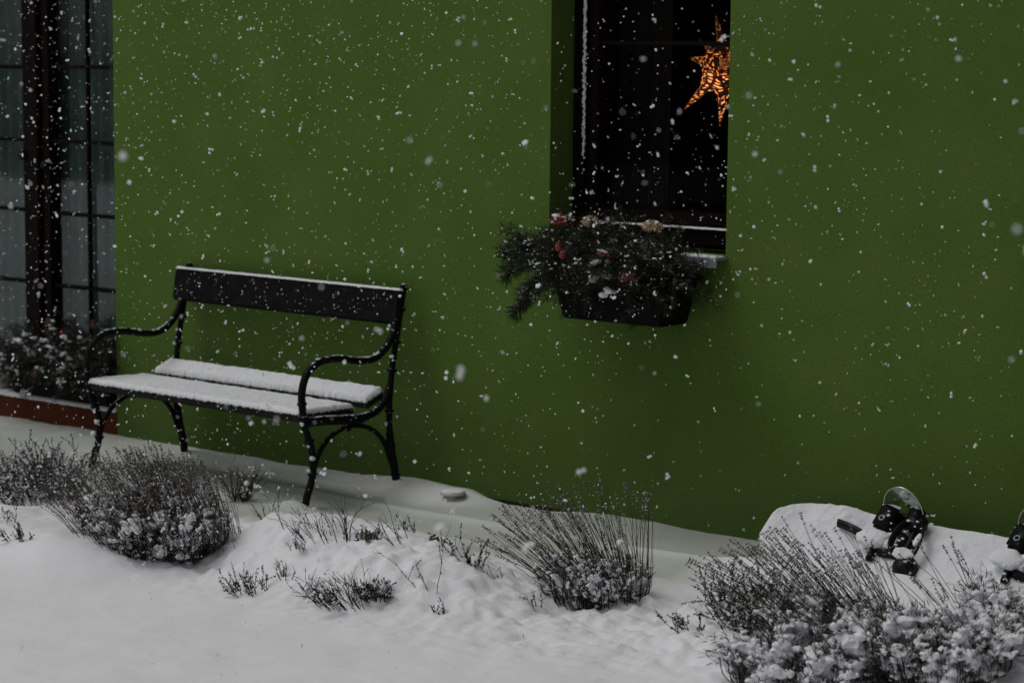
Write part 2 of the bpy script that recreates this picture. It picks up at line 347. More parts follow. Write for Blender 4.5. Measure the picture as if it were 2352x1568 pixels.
# glazed double door
bm = BM(); GY = .25
box(bm, -4.35, -4.27, GY-.03, GY+.04, .14, 2.45); box(bm, -2.67, -2.592, GY-.03, GY+.04, .14, 2.45); box(bm, -4.27, -2.67, GY-.03, GY+.04, .116, .16)
door = link('glazed_door', bm, M['brown'], house, False)
bm = BM(); box(bm, -3.505, -3.43, GY-.035, GY+.03, .16, 2.45, .004); box(bm, -3.425, -3.375, GY-.05, GY+.03, .16, 2.45, .006); box(bm, -3.37, -3.315, GY-.028, GY+.03, .16, 2.45, .004)
box(bm, -4.26, -4.19, GY-.03, GY+.03, .16, 2.45, .004); box(bm, -2.74, -2.672, GY-.03, GY+.03, .16, 2.45, .004)
for a, b in ((-4.19, -3.505), (-3.315, -2.74)): box(bm, a, b, GY-.03, GY+.03, .16, .25)
link('sash_frame', bm, M['brown'], door, False)
for za, zb, a, b in ((1.694, 1.705, -4.19, -3.505), (1.34, 1.34, -4.19, -3.505), (.998, .998, -4.19, -3.505), (.645, .645, -4.19, -3.505),
                     (1.70, 1.70, -3.315, -2.74), (1.342, 1.342, -3.315, -2.74), (.993, .993, -3.315, -2.74), (.64, .64, -3.315, -2.74)):
    bm = BM(); box(bm, a, b, GY-.014, GY+.006, za-.009, za+.009, .003); link('glazing_bar', bm, M['brown'], door, False)
for x in (-3.05, -3.85):
    bm = BM(); box(bm, x-.009, x+.009, GY-.016, GY+.004, .25, 2.45, .003); link('glazing_bar', bm, M['brown'], door, False)
for a, b in ((-4.19, -3.505), (-3.315, -2.74)):
    bm = BM(); q4(bm, (a, GY+.009, .25), (b, GY+.009, .25), (b, GY+.009, 2.45), (a, GY+.009, 2.45)); link('pane', bm, M['glass'], door, False)
for (x, z, r_) in ((-3.505, 1.268, .026), (-3.34, 1.225, .018)):
    bm = BM(); lathe(bm, [(r_*.5, 0), (r_, .004), (r_, .012), (r_*.8, .016), (r_*.5, .020)], 20)
    o = link('door_knob', bm, M['black'], door); o.rotation_euler = (R(90), 0, 0); o.location = (x, GY-.036, z)
# sheer curtains
def curtain(name, x0, x1, y, z0, z1, m, parent, amp=.018, fold=.075, seed=0):
    bm = BM(); n = int((x1-x0)/.006); cols_ = []
    for i in range(n+1):
        x = x0+(x1-x0)*i/n; ph = 2*math.pi*x/fold+2.5*noise.noise(Vector((x*3, seed, 0)))
        yy = y+amp*math.sin(ph)*(1+.5*noise.noise(Vector((x*2.2, 5, seed))))
        cols_.append([bm.verts.new((x+.004*math.sin(zz*2+seed), yy+.004*math.sin(zz*3+x*9), zz)) for zz in [z0+(z1-z0)*k/8 for k in range(9)]])
    for a, b in zip(cols_, cols_[1:]):
        for k in range(8): bm.faces.new((a[k], b[k], b[k+1], a[k+1]))
    return link(name, bm, m, parent)
curtain('sheer_curtain', -4.30, -3.462, .37, .2, 2.43, M['curt'], door); curtain('sheer_curtain', -3.452, -2.68, .37, .2, 2.43, M['curt'], door, seed=4)
# small window
bm = BM(); WY = .14; wx0, wx1, wz0, wz1 = -.048, .778, 1.075, 2.449
box(bm, wx0, wx0+.055, WY, WY+.10, wz0, wz1, .003); box(bm, wx1-.055, wx1, WY, WY+.10, wz0, wz1, .003); box(bm, wx0+.055, wx1-.055, WY, WY+.10, wz0, wz0+.06, .003)
win = link('window', bm, M['brown'], house, False)
bm = BM(); a, b = wx0+.058, wx1-.058
box(bm, a, a+.05, WY+.02, WY+.075, wz0+.062, wz1, .004); box(bm, b-.05, b, WY+.02, WY+.075, wz0+.062, wz1, .004); box(bm, a+.05, b-.05, WY+.02, WY+.075, wz0+.062, wz0+.12, .004)
link('sash_frame', bm, M['brown'], win, False)
bm = BM(); box(bm, a+.05, b-.05, WY+.035, WY+.055, 1.822, 1.840, .003); link('glazing_bar', bm, M['brown'], win, False)
bm = BM(); q4(bm, (a+.05, WY+.06, wz0+.12), (b-.05, WY+.06, wz0+.12), (b-.05, WY+.06, wz1), (a+.05, WY+.06, wz1)); link('pane', bm, M['glass2'], win, False)
snow_slab('snow_strip', win, wx0+.06, wx1-.03, WY-.012, WY+.012, lambda x, y: wz0+.0605, .007, .004, .005, 8)
random.seed(3); bm = BM(); z = 1.32
while z < 2.44:
    dens = min(1, (z-1.28)/.3)
    for _ in range(3):
        if random.random() < dens: blob(bm, (wx0+.055+random.uniform(-.004, .007), WY-.002+random.uniform(-.004, .002), z+random.uniform(-.004, .004)), random.uniform(.002, .0055), 1, (1, 1, 1.4), .5, random.random()*50)
    z += .0055
link('clinging_snow', bm, M['snow'], win)
curtain('dark_curtain', -.1, .22, .42, 1.0, 2.44, M['drape'], win, .02, .09, 3)
bm = BM(); box(bm, -.06, .792, -.075, -.001, 1.040, 1.050, .002); box(bm, -.06, .792, -.078, -.073, 1.015, 1.047, .001)
sill = link('window_sill', bm, M['zinc'], house, False)
snow_slab('snow_cover', sill, -.05, .780, -.068, -.002, lambda x, y: 1.0505, .007, .010, .003, 12)

# ------------------------------------------------------------------ star lamp in the window
star = thing('paper_star_lamp', 'orange glowing cut-paper star hanging inside the small window', 'lamp', tuple(at(1668, 152, .42)))
SM = bpy.data.materials.new('cut_paper_glow'); SM.use_nodes = True; n = SM.node_tree; p = n.nodes['Principled BSDF']
uv = n.nodes.new('ShaderNodeUVMap'); mp = n.nodes.new('ShaderNodeMapping'); n.links.new(uv.outputs[0], mp.inputs[0]); mp.inputs['Scale'].default_value = (1, 1, 1)
vo = n.nodes.new('ShaderNodeTexVoronoi'); vo.feature = 'DISTANCE_TO_EDGE'; vo.inputs['Scale'].default_value = 1; n.links.new(mp.outputs[0], vo.inputs['Vector'])
ra = n.nodes.new('ShaderNodeMapRange'); ra.inputs[1].default_value = .19; ra.inputs[2].default_value = .22; n.links.new(vo.outputs['Distance'], ra.inputs[0])
cl = n.nodes.new('ShaderNodeMix'); cl.data_type = 'RGBA'; cl.inputs[6].default_value = (.006, .0012, .0005, 1); cl.inputs[7].default_value = (1, .30, .075, 1); n.links.new(ra.outputs[0], cl.inputs[0])
p.inputs['Base Color'].default_value = (.03, .01, .006, 1); n.links.new(cl.outputs[2], p.inputs['Emission Color'])
oa = n.nodes.new('ShaderNodeAttribute'); oa.attribute_type = 'OBJECT'; oa.attribute_name = 'glow'
tp = n.nodes.new('ShaderNodeAttribute'); tp.attribute_name = 'along'; m1 = n.nodes.new('ShaderNodeMath'); m1.operation = 'MULTIPLY'
m2 = n.nodes.new('ShaderNodeMath'); m2.operation = 'MULTIPLY_ADD'; m2.inputs[1].default_value = -2.6; m2.inputs[2].default_value = 4.2; n.links.new(tp.outputs['Fac'], m2.inputs[0])
n.links.new(oa.outputs['Fac'], m1.inputs[0]); n.links.new(m2.outputs[0], m1.inputs[1]); n.links.new(m1.outputs[0], p.inputs['Emission Strength'])
RV = Vector((math.cos(PH), math.sin(PH), 0)); TV = Vector((math.sin(PH), -math.cos(PH), 0)); UV_ = Vector((0, 0, 1))
def spike(a, b, c, L, wd, dim=1.0, seed=0):
    d = (RV*a+UV_*b+TV*c).normalized(); s = d.cross(TV if abs(d.dot(TV)) < .85 else UV_).normalized(); t = d.cross(s)
    bm = BM(); uvl = bm.loops.layers.uv.new(); K = 4; ST = 14
    ring = lambda f: [d*(.035+(L-.035)*f)+(s*math.cos(math.pi/4+math.pi/2*k)+t*math.sin(math.pi/4+math.pi/2*k))*wd*((1-f)**.8*(.75+.6*math.sin(min(1, f*2.4)*math.pi)) if f < 1 else .02) for k in range(K)]
    prev = ring(0)
    for j in range(1, ST+1):
        cur = ring(j/ST)
        for k in range(K):
            fa = bm.faces.new([bm.verts.new(v) for v in (prev[k], prev[(k+1) % K], cur[(k+1) % K], cur[k])])
            for lo, (uu, vv) in zip(fa.loops, ((k, j-1), (k+1, j-1), (k+1, j), (k, j))):
                w_ = 3.0*(1-vv/ST)**.5+.6
                lo[uvl].uv = ((uu*1.0+seed)*w_*1.0, vv/ST*L*48+seed*7)
        prev = cur
    o = link('paper_point', bm, SM, star, False); o['glow'] = dim
    a = o.data.attributes.new('along', 'FLOAT', 'POINT'); a.data.foreach_set('value', [min(1, v.co.length/L) for v in o.data.vertices]); return o
spike(-.22, 1, -.1, .20, .046, .25, seed=1); spike(-.62, .12, .62, .22, .056, .6, seed=2); spike(-.68, -.70, .2, .235, .054, seed=3)
spike(-.10, -1, .15, .235, .052, seed=4); spike(.45, -.85, .2, .25, .046, seed=5); spike(1, -.15, .1, .24, .046, seed=6); spike(.7, .7, .1, .24, .046, seed=7)
spike(-.12, .08, 1, .20, .056, .55, seed=8); spike(-.6, .6, -.4, .16, .036, .15, seed=9)
bm = BM(); tube(bm, [(0, 0, .03), (0, 0, .7)], .002, 5); link('cord', bm, M['black'], star)
pl = bpy.data.lights.new('star_bulb', 'POINT'); pl.energy = .12; pl.color = (1, .4, .12); pl.shadow_soft_size = .03
po = bpy.data.objects.new('star_bulb', pl); col.objects.link(po); po.parent = star; po.location = (.0, -.14, -.05)
bm = BM(); blob(bm, (0, 0, 0), .0035, 2, amp=0)  # added glowing dot, standing in for a small orange light reflection
o = link('indicator_light', bm, M['led']); o.location = at(1523, 315, .6); tag(o, 'tiny orange light point glowing in the dark room behind the small window', 'light')

# ------------------------------------------------------------------ bench
BL = 1.305
bench = thing('garden_bench', 'dark cast-iron and wood bench under snow, standing against the green wall', 'bench', (-2.07, -.61, -.012), R(-1.2))
VR = .53
def collar(bm, c, d, r=.020):
    d = Vector(d).normalized(); c = Vector(c); tube(bm, [c-d*.007, c-d*.003, c+d*.003, c+d*.007], [r*.8, r, r, r*.8], 10)
for u in (0, BL):
    rl = [(u, .545, -.03), (u, .532, .06), (u, .508, .16), (u, .492, .27), (u, .492, .40), (u, .510, .54), (u, .540, .68), (u, .565, .80), (u, .575, .845)]
    bm = BM(); P = spline(rl, 5); tube(bm, P, [.013+.004*(i/len(P) < .35) for i in range(len(P))], 10)
    for k in (6, 12, 18, 24, 28, 33): collar(bm, P[k], P[k+1]-P[k], .021)
    blob(bm, P[-1], .018, 2, amp=0)
    link('rear_upright', bm, M['iron'], bench)
    fl = [(u, .0, -.03), (u, .018, .05), (u, .052, .14), (u, .046, .24), (u, .010, .33), (u, -.004, .40)]
    bm = BM(); P = spline(fl, 5); tube(bm, P, [.016-.003*i/len(P) for i in range(len(P))], 10)
    for k in (10, 17, 23): collar(bm, P[k], P[k+1]-P[k], .021)
    link('front_leg', bm, M['iron'], bench)
    ar = [(u, -.004, .40), (u, -.008, .47), (u, .018, .54), (u, .085, .583), (u, .19, .588), (u, .30, .570), (u, .39, .568), (u, .46, .600), (u, .508, .655), (u, .532, .70)]
    bm = BM(); P = spline(ar, 5); tube(bm, P, .0155, 10); collar(bm, P[2], P[3]-P[2]); link('armrest', bm, M['iron'], bench)
    sr = [(u, -.006, .352), (u, .10, .350), (u, .22, .340), (u, .33, .335), (u, .42, .358), (u, .475, .405), (u, .494, .45)]
    bm = BM(); tube(bm, spline(sr, 5), [.020]*16+[.017]*15, 10); link('seat_rail', bm, M['iron'], bench)
    ab = [(u, .052, .13), (u, .075, .20), (u, .13, .265), (u, .21, .302), (u, .29, .308), (u, .38, .285), (u, .455, .225), (u, .500, .13)]
    bm = BM(); tube(bm, spline(ab, 5), .0105, 8); collar(bm, (u, .25, .309), (0, 1, 0), .020); link('leg_brace', bm, M['iron'], bench)
    # snow caught on collars and on the arm
    random.seed(int(u*10)+5); bm = BM()
    for q in [P[i] for i in range(10, len(P)-3)]:
        if random.random() < .45: blob(bm, q+Vector((random.uniform(-.006, .006), 0, .013)), random.uniform(.004, .009), 1, (1, 1.6, .6), .5, random.random()*90)
    for (v, z) in ((.508, .17), (.494, .285), (.495, .40), (.52, .56), (.54, .66), (.045, .15), (.047, .25), (.012, .34), (.54, .70), (.532, .62), (.50, .50), (.06, .20), (.07, .13)):
        if random.random() < .85: blob(bm, (u+random.uniform(-.01, .012), v-.016, z+.008), random.uniform(.007, .013), 1, (1, 1, 1), .6, random.random()*90)
    link('clinging_snow', bm, M['snow'], bench)
def plank(name, u0, u1, v0, v1, z0, th, tilt=0, m='plank2', snow=.03, seed=1, sv1=None):
    bm = BM(); box(bm, u0, u1, v0, v1, z0, z0+th, .005)
    for v in bm.verts: v.co.z += (v.co.y-v0)*tilt
    o = link(name, bm, M[m], bench, False)
    if snow: snow_slab('snow_cover', o, u0-.004, u1-.004, v0-.005, sv1 or v1-.002, lambda x, y: z0+th+(y-v0)*tilt, snow, .0055, .014, seed)
plank('seat_plank', .012, BL-.012, -.008, .142, .352, .032, -.02, snow=.020, seed=3, sv1=.298)
plank('seat_plank', .012, BL-.012, .146, .30, .350, .032, -.02, snow=0)
plank('seat_plank', .0, BL-.012, .375, .47, .362, .030, .38, snow=.027, seed=6)
bm = BM(); box(bm, -.05, BL+.02, -.014, .014, -.07, .07, .009)
bp = link('back_plank', bm, M['plank'], bench, False); bp.location = (0, .535, .765); bp.rotation_euler = (R(-9), 0, 0)
snow_slab('snow_cover', bp, -.045, BL+.016, -.012, .010, lambda x, y: .0705, .010, .005, .005, 9)
random.seed(8); bm = BM()
for _ in range(60): blob(bm, (random.uniform(-.04, BL), -.0145, random.uniform(-.06, .06)), random.uniform(.0012, .0035), 1, (1, .5, 1), .5, random.random()*60)
link('clinging_snow', bm, M['snow'], bp)

# ------------------------------------------------------------------ conifer greenery for the boxes
def sprig(bmN, bmB, a, d, L, nl=.04, dens=260, droop=.25, seed=0, rad=.0028):
    d = Vector(d).normalized(); pts = []; p = Vector(a); dd = d.copy()
    for i in range(9): pts.append(p.copy()); p += dd*L/8; dd = (dd+Vector((0, 0, -droop/8))+rvec(.06)).normalized()
    tube(bmB, pts, [rad*(1-.6*i/8) for i in range(9)], 4)
    for _ in range(int(L*dens)):
        t = random.random()**.8*8; i = min(7, int(t)); q = pts[i].lerp(pts[i+1], t-i); ax = (pts[i+1]-pts[i]).normalized()
        r_ = rvec().normalized(); r_ = (r_-ax*r_.dot(ax)).normalized()
        blade(bmN, q, ax*random.uniform(.35, 1.1)+r_+Vector((0, 0, -.15)), nl*random.uniform(.6, 1.1), .0022)
    return pts
def snow_on(bm, pts, k, r=(.008, .018)):
    for _ in range(k):
        c = Vector(random.choice(pts)); n_ = random.randint(2, 4); 
        for _ in range(n_): blob(bm, c+rvec(.016)+Vector((0, 0, .008)), random.uniform(*r), 1, (1.3, 1, .55), .5, random.random()*90)

random.seed(21)
fb = thing('window_box', 'dark tapered flower box of snowy pine greenery hanging below the small window', 'planter', (.430, -.15, .80))
bm = BM()
def frustum(bm, x0, x1, y0, y1, z0, X0, X1, Y0, Y1, z1):
    v = [bm.verts.new(p) for p in ((x0, y0, z0), (x1, y0, z0), (x1, y1, z0), (x0, y1, z0), (X0, Y0, z1), (X1, Y0, z1), (X1, Y1, z1), (X0, Y1, z1))]
    for f in ((3, 2, 1, 0), (4, 5, 6, 7), (0, 1, 5, 4), (1, 2, 6, 5), (2, 3, 7, 6), (3, 0, 4, 7)): bm.faces.new([v[i] for i in f])
frustum(bm, -.225, .235, -.09, .08, 0, -.262, .268, -.11, .10, .165)
bmesh.ops.bevel(bm, geom=list(bm.edges), offset=.008, segments=2, affect='EDGES')
link('trough', bm, M['box'], fb, False)
bm = BM(); box(bm, -.285, .285, -.125, .115, .1655, .185, .006); link('rim', bm, M['box'], fb, False)
for x_b in (-.2, .2): bm = BM(); tube(bm, [(x_b, .116, .10), (x_b, .147, .10)], .006, 6); link('bracket', bm, M['iron'], fb)
bN, bB, bS = BM(), BM(), BM(); allp = []
for _ in range(420):
    a = (random.uniform(-.26, .25), random.uniform(-.13, .08), random.uniform(.12, .28))
    dx = random.gauss(a[0]*1.1-.10, .55); pts = sprig(bN, bB, a, (dx, random.uniform(-1.1, .35), random.uniform(-.5, 1.2)), random.uniform(.09, .20), .036, 520, .55)
    allp += pts[4:]
for a, d, L, dr in (((-.20, -.05, .24), (-1, -.25, .45), .30, .75), ((-.22, -.08, .20), (-1, -.3, .02), .27, .45), ((-.2, -.08, .19), (-1, -.2, -.25), .24, .6), ((-.20, 0, .25), (-1, 0, .25), .25, .9),
                    ((-.2, -.09, .17), (-.9, -.4, -.5), .24, .5), ((-.2, -.05, .22), (-1, -.35, .22), .28, .5)):
    pts = sprig(bN, bB, a, d, L, .055, 1500, dr); allp += pts[4:]*3
    for _ in range(3):
        q = random.choice(pts[3:6]); pts2 = sprig(bN, bB, q, Vector(d)+rvec(.55), .12, .050, 1300, dr); allp += pts2[4:]
snow_on(bS, [p for p in allp if p.z > .18], 75, (.003, .008))
for _ in range(4):
    c = Vector((random.uniform(-.1, .1), -.13, random.uniform(.12, .24)))
    for _ in range(5): blob(bS, c+rvec(.018), random.uniform(.010, .018), 1, (1.3, 1, .7), .5, random.random()*90)
link('needles', bN, M['pine'], fb, False); link('twigs', bB, M['bark'], fb); o = link('snow_clumps', bS, M['snow'], fb); clump_mods(o, .004, .006)

def rosette(name, label, loc, r, m, cat='ornament', seed=0):
    t = thing(name, label, cat, loc, 0, 'dried flowers in the window box'); random.seed(seed); bm = BM()
    for k in range(46):
        f = k/46; a = k*2.4; el = f*1.45; d = Vector((math.cos(a)*math.cos(el), math.sin(a)*math.cos(el)*.9, math.sin(el)))
        octa(bm, d*r*.25, d+rvec(.15), r*random.uniform(.65, .95), r*.22)
    link('petals', bm, m, t, False)
    bm = BM(); 
    for _ in range(7): blob(bm, Vector((random.uniform(-.5, .5)*r, random.uniform(-.6, .3)*r, r*random.uniform(.45, .8))), r*random.uniform(.15, .3), 1, (1.2, 1, .6), .5, random.random()*50)
    link('snow_cap', bm, M['snow'], t)
    return t
def bauble(name, label, loc, r, m):
    t = thing(name, label, 'bauble', loc); bm = BM(); blob(bm, (0, 0, 0), r, 3, amp=0); link('ball', bm, m, t)
    bm = BM(); tube(bm, [(0, 0, r*.93), (0, 0, r*1.2)], r*.25, 10); link('cap', bm, M['chrome'], t); return t
rosette('dried_flower', 'snow-topped dark red dried flower at the left end of the window box', at(1285, 516, -.24), .044, M['rose'], seed=1)
rosette('dried_flower', 'brownish tan dried flower second from the left along the top of the window box', at(1357, 518, -.24), .038, M['tan'], seed=2)
rosette('dried_flower', 'pale golden dried flower standing tallest in the window box, before the sill', at(1498, 530, -.24), .040, M['tan'], seed=3)
rosette('dried_flower', 'dusty red dried flower in the middle of the window box greenery', at(1390, 588, -.33), .034, M['rose'], seed=4)
rosette('dried_flower', 'red dried flower hanging low over the front rim of the window box', at(1443, 645, -.33), .034, M['rose'], seed=5)
bauble('red_bauble', 'small shiny red bauble under the snow-topped red flower in the window box', at(1283, 568, -.34), .016, M['red'])
bauble('red_bauble', 'dull dark red bauble just below the shiny one in the window box', at(1292, 586, -.335), .015, M['rose'])

# planter on the red step
random.seed(31)
pb = thing('step_planter', 'dark planter of snow-flecked evergreen branches on the red door step', 'planter', (-2.98, .07, .14))
bm = BM(); frustum(bm, -.33, .36, -.10, .10, 0, -.36, .38, -.12, .12, .16); bmesh.ops.bevel(bm, geom=list(bm.edges), offset=.008, segments=2, affect='EDGES'); link('trough', bm, M['box'], pb, False)
bN, bB, bS = BM(), BM(), BM(); allp = []
for _ in range(380):
    a = (random.uniform(-.36, .37), random.uniform(-.11, .08), random.uniform(.08, .2))
    d = (random.gauss(a[0]*1.2, .6), random.uniform(-1.0, .4), random.uniform(-.2, 1.2)); pts = sprig(bN, bB, a, d, random.uniform(.10, .25), .036, 420, .6)
    allp += pts[4:]
for _ in range(16):
    pts = sprig(bN, bB, (-.3, -.05, .15), (-1, random.uniform(-.6, .1), random.uniform(-.1, .8)), random.uniform(.2, .32), .036, 500, .8); allp += pts[4:]
for p in list(allp):
    if p.x > .40: allp.remove(p)
snow_on(bS, [p for p in allp if p.y < .0 and p.x < .15], 90, (.006, .015))
for v in bN.verts:
    if v.co.x > .385: v.co.x = .385-random.random()*.03
o = link('needles', bN, M['pine'], pb, False); link('twigs', bB, M['bark'], pb); o = link('snow_clumps', bS, M['snow'], pb); clump_mods(o, .0045, .007)
def beads(name, label, loc, r, seed):
    random.seed(seed); t = thing(name, label, 'ornament', loc, 0, 'copper ornaments in the step planter'); bm = BM()
    for k in range(26):
        a = k*2.4; h = k/26; rr = r*(1-h*.75); blob(bm, (math.cos(a)*rr, math.sin(a)*rr, h*r*1.8), r*.2, 1, amp=0)
    tube(bm, [(0, 0, -r*.5), (0, 0, r*1.7)], r*.25, 5); link('beads', bm, M['copper'], t)
beads('beaded_ornament', 'copper beaded ornament on top of the step planter, left of the red berry', at(112, 750, -.03), .022, 1)
beads('beaded_ornament', 'copper beaded ornament on the right top of the step planter', at(213, 752, -.03), .018, 2)
beads('beaded_ornament', 'copper beaded ornament low in the front of the step planter', at(84, 865, -.13), .022, 3)
bauble('red_berry', 'small shiny red berry ball among the step planter branches', at(142, 764, -.08), .009, M['red'])
pot = thing('flower_pot', 'pale pot with snow on its rim at the left end of the red step', 'pot', at(2, 893, .06))
pot.location.z = .14
bm = BM(); lathe(bm, [(.045, 0), (.050, .01), (.062, .09), (.066, .095), (.066, .11), (.058, .11), (.056, .09)], 28); link('pot_body', bm, M['white'], pot)
bm = BM(); blob(bm, (0, 0, .105), .056, 3, (1, 1, .3), .15, 4); link('snow_cap', bm, M['snow'], pot)

# ------------------------------------------------------------------ small round ground light
gl = gp(1040, 1149)
lt = thing('ground_light', 'small round white ground light capped with snow at the foot of the wall', 'garden light', gl+Vector((0, 0, -.004)))
bm = BM(); lathe(bm, [(.046, .030), (.052, .031), (.053, .036), (.045, .040)], 28); link('lid', bm, M['white'], lt)
bm = BM(); lathe(bm, [(.022, -.02), (.022, .0295)], 16); link('stem', bm, M['white'], lt)
bm = BM(); blob(bm, (0, 0, .041), .050, 3, (1, 1, .18), .1, 4); link('snow_cap', bm, M['snow'], lt)

# ------------------------------------------------------------------ plants
PATCH = 11
def lavender(name, label, cx, cy, Rr, Hd, nt_, ns, slen, lean, fan, snow, seed, group=None, tuftlen=.03, sx=1.0, sy=1.0, heads=1, srad=.0011, clump=(.010, .022), stalk_r=.85, offs=(0, 0), cat='shrub', pads=6, padk=1):
    random.seed(seed); z0 = gh(cx, cy)-.01; t = thing(name, label, cat, (cx, cy, z0), 0, 'lavender bushes in the snowy bed' if 'lavender' in name else None)
    bL, bW, bS, bT, bH = BM(), BM(), BM(), BM(), BM()
    for _ in range(nt_):
        a = random.uniform(0, 2*math.pi); rr = random.random()**.55
        x, y = math.cos(a)*rr*Rr*sx, math.sin(a)*rr*Rr*sy
        hh = Hd*(1-.35*rr*rr)*random.uniform(.18, 1.05)*(1+.3*noise.noise(Vector((x*9, y*9, seed))))
        vs = .62+.42*min(1, hh/Hd); x *= vs; y *= vs
        p = Vector((x+lean[0]*hh*.3, y+lean[1]*hh*.3, hh)); b = Vector((x*.30, y*.30, -.02)); mid = b.lerp(p, .5)+Vector((x*.25, y*.25, -.02*rr))
        P = spline([b, mid, p], 4); tube(bW, P, .0018, 3, False)
        ax = (p-mid).normalized()
        for j in range(20):
            s_ = -random.random()*.05; q = p+ax*s_; r_ = rvec().normalized(); r_ = (r_-ax*r_.dot(ax)).normalized()
            blade(bL, q, ax*random.uniform(.5, 1.4)+r_, tuftlen*random.uniform(.6, 1.15), .0034)
        if noise.noise(Vector((cx+x, cy+y, hh))*PATCH+Vector((seed*3, 0, 0)))*1.6+.5+random.uniform(-.12, .12) > 1-snow and hh > Hd*.10:
            for _ in range(random.randint(4, 8)):
                f_ = random.uniform(-.004, .030); blob(bS, p-ax*f_+rvec(.007)+Vector((0, 0, .004)), random.uniform(.0035, .0078)*clump[1]/.015, 1, (1, 1, random.uniform(.5, .9)), .8, random.random()*90)
    for _ in range(pads):                        # wide soft pads that bridge several twigs
        a = random.uniform(0, 2*math.pi); rr = random.random()**.5*.95; x, y = math.cos(a)*rr*Rr*sx, math.sin(a)*rr*Rr*sy; h0 = Hd*(1-.35*rr*rr)*random.uniform(.15, .95)
        vs = .62+.42*min(1, h0/Hd); x = x*vs+lean[0]*h0*.3; y = y*vs+lean[1]*h0*.3
        ax = (Vector((x, y, h0*.9+.03))+rvec(.05)).normalized(); L = random.uniform(.018, .050)*padk; q0 = Vector((x, y, h0)); w = random.uniform(.007, .0125)*padk
        n_ = random.randint(5, 10)
        for k in range(n_):
            f_ = k/(n_-1); blob(bS, q0+ax*L*f_*min(1, 1.6/padk)+rvec(w*.55), w*(1.15-.55*f_)*random.uniform(.7, 1.15), 1, (1.15, 1.15, random.uniform(.5, .8)), .9, random.random()*90)
            for _ in range(3): blade(bL, q0+ax*L*f_+rvec(w*.6), ax+rvec(.9), w+tuftlen*random.uniform(.25, .6), .003)
        for _ in range(4): blob(bS, q0+rvec(w*1.6), w*random.uniform(.5, .9), 1, (1.1, 1.1, .7), .7, random.random()*90)
    for _ in range(ns):
        a = random.uniform(0, 2*math.pi); rr = random.random()**.6*stalk_r
        x, y = math.cos(a)*rr*Rr*sx+offs[0], math.sin(a)*rr*Rr*sy+offs[1]; hh = Hd*(1-.75*rr*rr)*.7
        d = Vector((lean[0]+fan*math.cos(a)*rr+random.gauss(0, .09), lean[1]+fan*math.sin(a)*rr+random.gauss(0, .09), 1)).normalized()
        L = slen*random.uniform(.62, 1.1); P = [Vector((x, y, hh))]; dd = d.copy(); bend = rvec(.05)+Vector((lean[0], lean[1], -.25))*.06*random.random()
        for i in range(6): P.append(P[-1]+dd*L/6); dd = (dd+bend).normalized()
        tube(bT, P, [srad*(1-.07*i) for i in range(7)], 3, False)
        if random.random() < .12:
            k = random.randint(2, 4); q = P[k]; e = q+(dd+rvec(.5)).normalized()*L*.3; tube(bT, [q, q.lerp(e, .5)+rvec(.004), e], srad*.8, 3, False)
        if heads and random.random() < .9:
            tip = P[-1]; ax = (P[-1]-P[-2]).normalized(); nw = random.randint(2, 5); pos = 0
            for w in range(nw):
                q = tip-ax*pos; pos += random.uniform(.007, .012)*(1.0 if w < nw-1 else 2.2)
                if w == nw-2: pos += random.uniform(.006, .016)
                for j in range(5):
                    r_ = rvec().normalized(); r_ = (r_-ax*r_.dot(ax)).normalized(); octa(bH, q, ax*.9+r_, .0075*random.uniform(.7, 1.2), .0019)
                if random.random() < .25: blob(bS, q+Vector((0, 0, .003)), random.uniform(.002, .0045), 1, (1, 1, 1), .3, random.random()*50)
    link('foliage', bL, M['leaf'], t, False); link('branches', bW, M['wood'], t)
    if ns: link('flower_stalks', bT, M['stalk'], t)
    if ns and heads: link('flower_heads', bH, M['head'], t, False)
    if snow: o = link('snow_clumps', bS, M['snow'], t); clump_mods(o, .0028, .006)
    return t
def gxy(px, py): p = gp(px, py); return p.x, p.y
x, y = gxy(368, 1262)
lavender('lavender_bush', 'largest lavender bush, dense and snow-clumped, in front of the bench', x, y, .32, .215, 900, 620, .24, (-.55, -.22), .34, .85, 5, tuftlen=.026, heads=1, clump=(.006, .016), sx=1.08, sy=.85, srad=.0010, stalk_r=.95, pads=120, padk=1.45)
x, y = gxy(1372, 1378)
lavender('lavender_bush', 'lavender bush standing alone in mid picture, long stalks fanning left', x, y, .215, .165, 480, 185, .30, (-.48, -.36), .90, .78, 6, tuftlen=.026, clump=(.007, .017), srad=.0013, pads=62, padk=1.3)
x, y = gxy(1925, 1490)
lavender('lavender_bush', 'lavender bush with long leaning stalks below the nose of the snowboard', x, y, .27, .17, 460, 175, .31, (-.68, -.50), .5, .72, 7, tuftlen=.028, clump=(.009, .017), sx=1.0, sy=.8, srad=.0013, pads=70, padk=1.3)
x, y = gxy(2130, 1510)
lavender('lavender_bush', 'heavily snowed lavender bush with few stalks, lower right below the board bindings', x, y, .27, .19, 560, 16, .27, (-.55, -.40), .5, .74, 8, tuftlen=.032, clump=(.010, .018), sx=1.1, sy=.8, srad=.0013, pads=84, padk=2.0)
x, y = gxy(2300, 1435)
lavender('lavender_bush', 'snowy lavender bush at the right edge in front of the second binding', x, y, .15, .12, 230, 14, .26, (-.55, -.40), .5, .74, 9, tuftlen=.03, clump=(.009, .017), offs=(-.15, -.05), srad=.0013, pads=26, padk=2.2)
x, y = gxy(2340, 1565)
lavender('lavender_bush', 'low lavender clump almost buried in snow in the bottom right corner', x, y, .12, .08, 110, 0, .2, (-.3, -.2), .5, .5, 10, tuftlen=.03, clump=(.010, .018), pads=16, padk=2.2)
x, y = gxy(1840, 1580)
